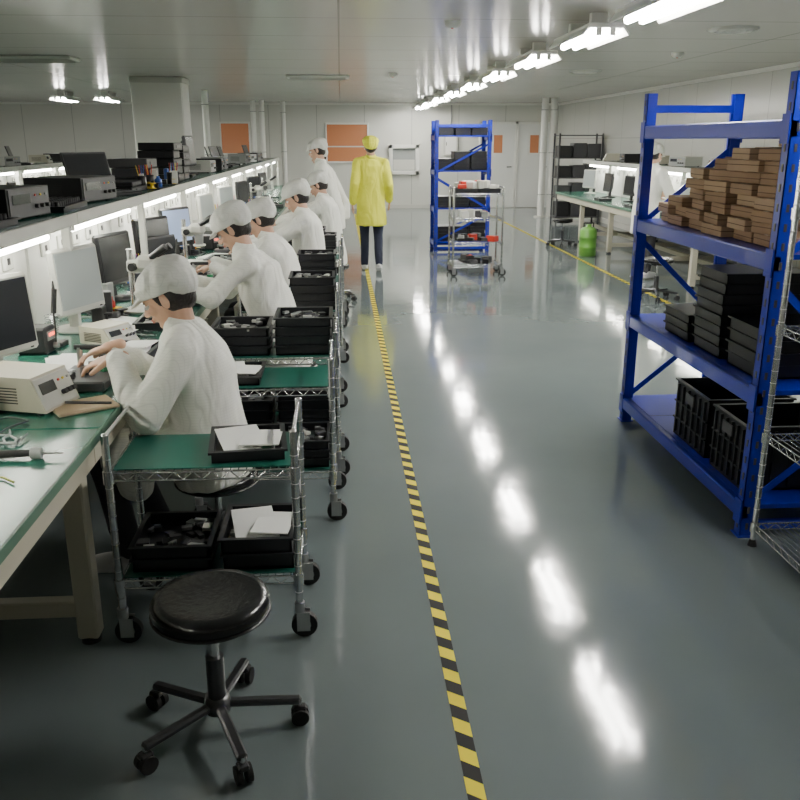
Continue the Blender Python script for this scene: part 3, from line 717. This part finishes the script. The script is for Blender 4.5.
# ------------------------------------------------------------ people
def blob(mb,name,voxel,m,iters=4,fold=0,parent=None,seed=0):
    me=mb.mesh(name+'_t'); o=bpy.data.objects.new(name+'_t',me); COL.objects.link(o)
    r=o.modifiers.new('r','REMESH'); r.mode='VOXEL'; r.voxel_size=voxel; r.use_smooth_shade=True
    if iters:
        s=o.modifiers.new('s','SMOOTH'); s.factor=.5; s.iterations=iters
    dg=bpy.context.evaluated_depsgraph_get(); ev=o.evaluated_get(dg)
    nm=bpy.data.meshes.new_from_object(ev); nm.name=name
    bpy.data.objects.remove(o)
    nm.materials.clear(); nm.materials.append(m)
    if fold:
        nm.update(); N=[v.normal.copy() for v in nm.vertices]
        for v,n in zip(nm.vertices,N):
            p=v.co; q=Vector((p.x*5.5+seed,p.y*5.5,p.z*3+p.x*3))
            w=noise.noise(q)+.3*noise.noise(q*2.0)
            w=(1-math.sqrt(w*w+.012)*2.4)
            v.co=p+n*fold*w
    for p in nm.polygons: p.use_smooth=True
    nm.update()
    ob=bpy.data.objects.new(name,nm); COL.objects.link(ob)
    if parent: ob.parent=parent
    return ob
def ik(a,b,l1,l2,pole):
    a=Vector(a);b=Vector(b);d=b-a;D=d.length
    if D>(l1+l2)*.995: b=a+d.normalized()*(l1+l2)*.995; d=b-a; D=d.length
    x=(l1*l1-l2*l2+D*D)/(2*D); h=math.sqrt(max(0,l1*l1-x*x))
    dn=d/D; p=Vector(pole); p=(p-dn*p.dot(dn)).normalized()
    return a+dn*x+p*h, b
def hand(parent,wr,d,n,side_thumb,curl,voxel,name):
    d=Vector(d).normalized(); n=Vector(n);n=(n-d*n.dot(d)).normalized(); s=d.cross(n)*side_thumb
    wr=Vector(wr); mb=MB()
    Rt=Matrix((d,s,n)).transposed()
    mb.sph(wr+d*.048,(.05,.04,.016),SKIN,rot=Rt); mb.capsule(wr-d*.03,wr+d*.02,.024,.024,SKIN)
    for i,(L,r) in enumerate(((.068,.0086),(.078,.009),(.072,.0087),(.055,.0075))):
        base=wr+d*(.082-.004*abs(i-1.3))+s*(.028-.0188*i)
        p=base; dirv=(d+s*(.10-.07*i)).normalized()
        mb.capsule(base-d*.03,base,r,r,SKIN,n=10)
        for seg,(fr,bend) in enumerate(((.45,.5),(.3,1.0),(.25,.8))):
            dirv=(dirv+n*math.tan(min(1.2,curl*bend*.8))).normalized()
            q=p+dirv*L*fr; mb.capsule(p,q,r*(1-.08*seg),r*(.94-.08*seg),SKIN,n=10); p=q
    base=wr+d*.028+s*.03; dv=(d*.7+s*.65+n*.25).normalized(); q=base+dv*.036; mb.capsule(wr+d*.02+s*.015,base,.014,.013,SKIN,n=10)
    mb.capsule(base,q,.0115,.0105,SKIN,n=10); dv=(d*.9+s*.2+n*.35).normalized(); mb.capsule(q,q+dv*.03,.0105,.009,SKIN,n=10)
    return blob(mb,name,voxel,SKIN,2,parent=parent)
def head(parent,c,pitch,yaw,neck,near,capm,seed=0):
    M=Matrix.Translation(Vector(c))@Matrix.Rotation(yaw,4,'Z')@Matrix.Rotation(pitch,4,'Y'); R3=M.to_3x3()
    P=lambda *a: M@Vector(a)
    vx=.0045 if near else .008
    mb=MB()
    mb.sph(P(-.012,0,.028),(.092,.074,.088),SKIN,rot=R3); mb.sph(P(.022,0,-.03),(.062,.058,.078),SKIN,rot=R3)
    mb.sph(P(.055,0,-.085),(.026,.028,.02),SKIN,rot=R3); mb.sph(P(.06,0,.022),(.026,.052,.014),SKIN,rot=R3)
    mb.capsule(P(.078,0,.008),P(.098,0,-.024),.0085,.0125,SKIN)
    for sy in(-1,1):
        mb.sph(P(.09,sy*.011,-.028),(.009,.008,.007),SKIN,rot=R3); mb.sph(P(.058,sy*.035,-.022),(.024,.022,.022),SKIN,rot=R3)
        mb.sph(P(-.005,sy*.077,-.008),(.017,.01,.031),SKIN,rot=R3)
    mb.sph(P(.08,0,-.052),(.012,.022,.012),SKIN,rot=R3)
    mb.capsule(P(-.02,0,-.05),neck,.05,.056,SKIN)
    blob(mb,'head',vx,SKIN,3,parent=parent)
    mb=MB()
    for sy in(-1,1):
        mb.sph(P(.074,sy*.031,.0),(.0125,.0145,.0085),EYEW,n=12,k=6,rot=R3); mb.sph(P(.0835,sy*.031,-.001),(.004,.0055,.0055),EYED,n=10,k=6,rot=R3)
        mb.capsule(P(.082,sy*.018,.018),P(.074,sy*.046,.02),.0035,.0025,HAIR,n=8)
        mb.capsule(P(.0865,sy*.021,.0055),P(.079,sy*.043,.003),.0018,.0015,HAIR,n=6)
    mb.capsule(P(.0905,-.016,-.0515),P(.0905,.016,-.0515),.0042,.0042,LIP,n=8); mb.capsule(P(.089,-.013,-.0585),P(.089,.013,-.0585),.0045,.0045,LIP,n=8)
    fin(mb,'face_features',parent=parent)
    mb=MB()
    mb.sph(P(-.035,0,.005),(.083,.080,.085),HAIR,rot=R3); mb.sph(P(-.06,0,-.035),(.043,.053,.045),HAIR,rot=R3)
    for sy in(-1,1): mb.capsule(P(.02,sy*.072,.04),P(.012,sy*.075,-.01),.014,.008,HAIR)
    blob(mb,'hair',vx*1.3,HAIR,2,fold=.002,parent=parent)
    mb=MB()
    mb.sph(P(-.03,0,.07),(.118,.105,.066),capm,rot=R3); mb.sph(P(-.078,0,.035),(.07,.092,.074),capm,rot=R3)
    mb.loft([(P(-.012,0,.022),R3@Vector((.106,0,.012)),R3@Vector((0,.092,0))),(P(-.012,0,.062),R3@Vector((.11,0,.012)),R3@Vector((0,.096,0)))],capm,n=32)
    mb.sph(P(.098,0,.034),(.042,.068,.008),capm,rot=R3@RY(.25))
    blob(mb,'cap',vx*1.2,capm,3,fold=.006,parent=parent,seed=seed*3.3)
def person(name,loc,rz,pz,coatm,capm,legm,shoem,near=False,seed=0):
    e=bpy.data.objects.new(name,None); e.empty_display_size=.2; COL.objects.link(e); e.location=loc; e.rotation_euler=(0,0,rz)
    vx=.010 if near else .016
    mb=MB()
    mb.loft([((x,0+yy,z),(rx,0,pz.get('tilt',0)*rx),(0,ry,0)) for x,yy,z,rx,ry in pz['torso']],coatm,n=28)
    wrs=[]
    for i,sg in enumerate((1,-1)):
        sh=Vector(pz['sh'][i]); el,wr=ik(sh,pz['wr'][i],.275,.245,pz.get('epole',[(-.3,sg*.8,-.6)]*2)[i])
        mb.capsule(sh,el,.066,.056,coatm); mb.capsule(el,wr,.056,.043,coatm); mb.capsule(wr-(wr-el).normalized()*.03,wr,.046,.045,coatm)
        mb.capsule(Vector(pz['torso'][-2][:3]),sh,.06,.062,coatm)
        wrs.append((wr,(wr-el).normalized()))
        if pz.get('lap'):
            mb.capsule(pz['hip'][i],Vector(pz['hip'][i]).lerp(Vector(pz['knee'][i]),.75),.115,.10,coatm)
            mb.capsule(Vector(pz['hip'][i]).lerp(Vector(pz['knee'][i]),.7)+Vector((0,0,-.02)),Vector(pz['hip'][i]).lerp(Vector(pz['knee'][i]),.7)+Vector((0,0,-.12)),.085,.07,coatm)
    blob(mb,'coat',vx,coatm,5,fold=.013 if near else .010,parent=e,seed=seed)
    t=pz['torso'][-1]; mb=MB()
    mb.loft([((t[0]-.005,t[1],t[2]-.02),(.075,0,.0),(0,.078,0)),((t[0],t[1],t[2]+.03),(.062,0,.012),(0,.062,0))],coatm,n=20); fin(mb,'collar',parent=e)
    mb=MB()
    for i in(0,1):
        h=Vector(pz['hip'][i]);k=Vector(pz['knee'][i]);a=Vector(pz['ank'][i])
        mb.capsule(h,k,.088,.062,legm); mb.capsule(k,a,.06,.05,legm)
    mb.capsule(pz['hip'][0],pz['hip'][1],.09,.09,legm)
    blob(mb,'trousers',vx*1.1,legm,3,fold=.005,parent=e)
    mb=MB()
    for i in(0,1):
        a=Vector(pz['ank'][i]); fl=pz.get('footpitch',[0,0])[i]; Rt=RY(fl)
        mb.sph(a+Rt@Vector((.05,0,-.045)),(.13,.046,.038),shoem,rot=Rt); mb.capsule(a,a+Vector((.0,0,-.03)),.045,.042,shoem); mb.box(a+Rt@Vector((.045,0,-.07)),(.23,.078,.025),shoem,rot=Rt,bev=.01)
    blob(mb,'shoes',.008,shoem,2,parent=e)
    for i,sg in enumerate((1,-1)):
        wr,dv=wrs[i]; hd=Vector(pz['hd'][i]) if pz.get('hd') else dv
        hand(e,wr+dv*.02,hd,pz['hn'][i],pz['ts'][i],pz['curl'][i],.0038 if near else .005,'hand_'+('left','right')[i])
    hc,pit,yw=pz['head']
    head(e,hc,pit,yw,Vector((t[0],t[1],t[2]-.01)),near,capm,seed)
    return e
def seated(lean=.1,reach=.42,zwr=.83,pit=.45,yaw=0,headx=.0,spread=.12,hz=0,lw=None,rw=None):
    f=lambda z:max(0,(z-.5))*lean*2
    tor=[(-.0,0,.37,.15,.185),(.005,0,.44,.155,.19),(.01,0,.52,.15,.185),(f(.65)+.01,0,.65,.135,.172),(f(.8)+.01,0,.8,.135,.18),(f(.92)+.015,0,.91+hz,.122,.176),(f(1)+.03,0,.985+hz,.088,.13),(f(1.04)+.04,0,1.02+hz,.055,.06)]
    sx=f(.95)+.035
    return dict(torso=tor,tilt=-.1,sh=[(sx,.155,.945+hz),(sx,-.155,.945+hz)],wr=[lw or (reach,spread,zwr),rw or (reach+.03,-spread,zwr)],
      hn=[(0.1,-.2,-1),(.1,.2,-1)],ts=[1,-1],curl=[.5,.55],hd=[(1,-.25,-.25),(1,.25,-.25)],
      hip=[(0.02,.09,.52),(0.02,-.09,.52)],knee=[(.40,.12,.5),(.40,-.12,.5)],ank=[(.33,.11,.1),(.25,-.12,.1)],lap=True,
      head=((f(1.1)+.085+headx,0,1.125+hz),pit,yaw),epole=[(-.5,.5,-.8),(-.5,-.5,-.8)])
def standing(h=1.65,step=.0,coatz=.68,wl=None,wr_=None,pit=.05,yaw=0,lean=0,ep=.4):
    k=h/1.68; f=lambda z:max(0,z-.9)*lean
    tor=[(0,0,coatz,.145,.195),(0,0,coatz+.05,.145,.19),(0,0,.9*k,.135,.178),(f(1.05),0,1.05*k,.12,.165),(f(1.2),0,1.2*k,.12,.175),(f(1.32)-.005,0,1.33*k,.11,.175),(f(1.4),0,1.40*k,.08,.13),(f(1.44)+.005,0,1.435*k,.052,.058)]
    sx=f(1.38)
    return dict(torso=tor,sh=[(sx,.165,1.36*k),(sx,-.165,1.36*k)],wr=[wl or (.04,.25,.87*k),wr_ or (.04,-.25,.87*k)],
      hn=[(0,-1,0),(0,1,0)],ts=[1,-1],curl=[.35,.35],
      hip=[(0,.085,.86*k),(0,-.085,.86*k)],knee=[(step*.6+.02,.09,.48*k),(-step*.2+.03,-.09,.48*k)],ank=[(step,.09,.09),(-step,-.09,.10 if not step else .12)],footpitch=[0,.0 if not step else .25],
      head=((f(1.55)+.02,0,1.56*k),pit,yaw),epole=[(-.8,ep,0),(-.8,-ep,0)])
pi=math.pi
P0=[(-.53,3.22,0),(-.33,4.9,0),(-.36,5.95,0),(-.24,7.2,0),(-.10,9.2,0)]
person('seated_worker',P0[0],pi,seated(lean=.04,reach=.34,zwr=.86,pit=.5,spread=.13,lw=(.30,.13,.87),hz=-.035),COATW,CAPW,DARKT,SHOEW,near=True,seed=1)
person('seated_worker',P0[1],pi-.05,seated(lean=.17,reach=.56,zwr=.86,pit=.6,lw=(.62,.2,.88),hz=.05),COATW,CAPW,DARKT,SHOEW,near=True,seed=2)
person('seated_worker',P0[2],pi,seated(lean=.1,pit=.5,hz=.01,reach=.50),COATW,CAPW,DARKT,SHOEW,seed=3)
person('seated_worker',P0[3],pi+.05,seated(lean=.04,pit=.45,hz=.08,reach=.54),COATW,CAPW,DARKT,SHOEW,seed=4)
person('seated_worker',P0[4],pi-.05,seated(lean=.05,pit=.5,hz=.08,reach=.54),COATW,CAPW,DARKT,SHOEW,seed=5)
for x,y,_ in P0: place(ST,'stool',(x+.01,y,0),.3,scale=(1,1,.87))
person('standing_worker',(-.10,10.7,0),pi,standing(1.66,coatz=.62,wl=(.35,.16,1.05),wr_=(.33,-.16,1.0),pit=.3,lean=.25),COATW,CAPW,DARKT,SHOEW,seed=6)
person('standing_worker',(-.02,12.3,0),pi,standing(1.55,coatz=.6,wl=(.35,.16,1.05),wr_=(.33,-.16,1.0),pit=.3,lean=.4),COATW,CAPW,DARKT,SHOEW,seed=8)
person('walking_worker',(.39,11.3,0),pi/2,standing(1.70,step=.12,coatz=.60,wl=(.02,.235,.9),wr_=(.1,-.24,.92),ep=.1),COATY,COATY,NAVY,SHOEW,near=True,seed=7)
person('standing_worker',(3.72,10.4,0),.5,standing(1.6,coatz=.55,wl=(.35,.16,1.02),wr_=(.33,-.16,1.0),pit=.35,lean=.1),COATW,CAPW,DARKT,SHOEW,seed=9)

# ------------------------------------------------------------ world & camera
w=bpy.data.worlds.new('room_world'); scene.world=w; w.use_nodes=True
w.node_tree.nodes['Background'].inputs[0].default_value=(.5,.55,.6,1); w.node_tree.nodes['Background'].inputs[1].default_value=.1
cam=bpy.data.cameras.new('camera'); co=bpy.data.objects.new('camera',cam); COL.objects.link(co)
cam.sensor_width=36; cam.lens=850/800*36; cam.clip_start=.02; cam.clip_end=100
co.location=(0,0,1.65); co.rotation_euler=(math.radians(90-16.95),0,math.radians(-3.87))
scene.camera=co
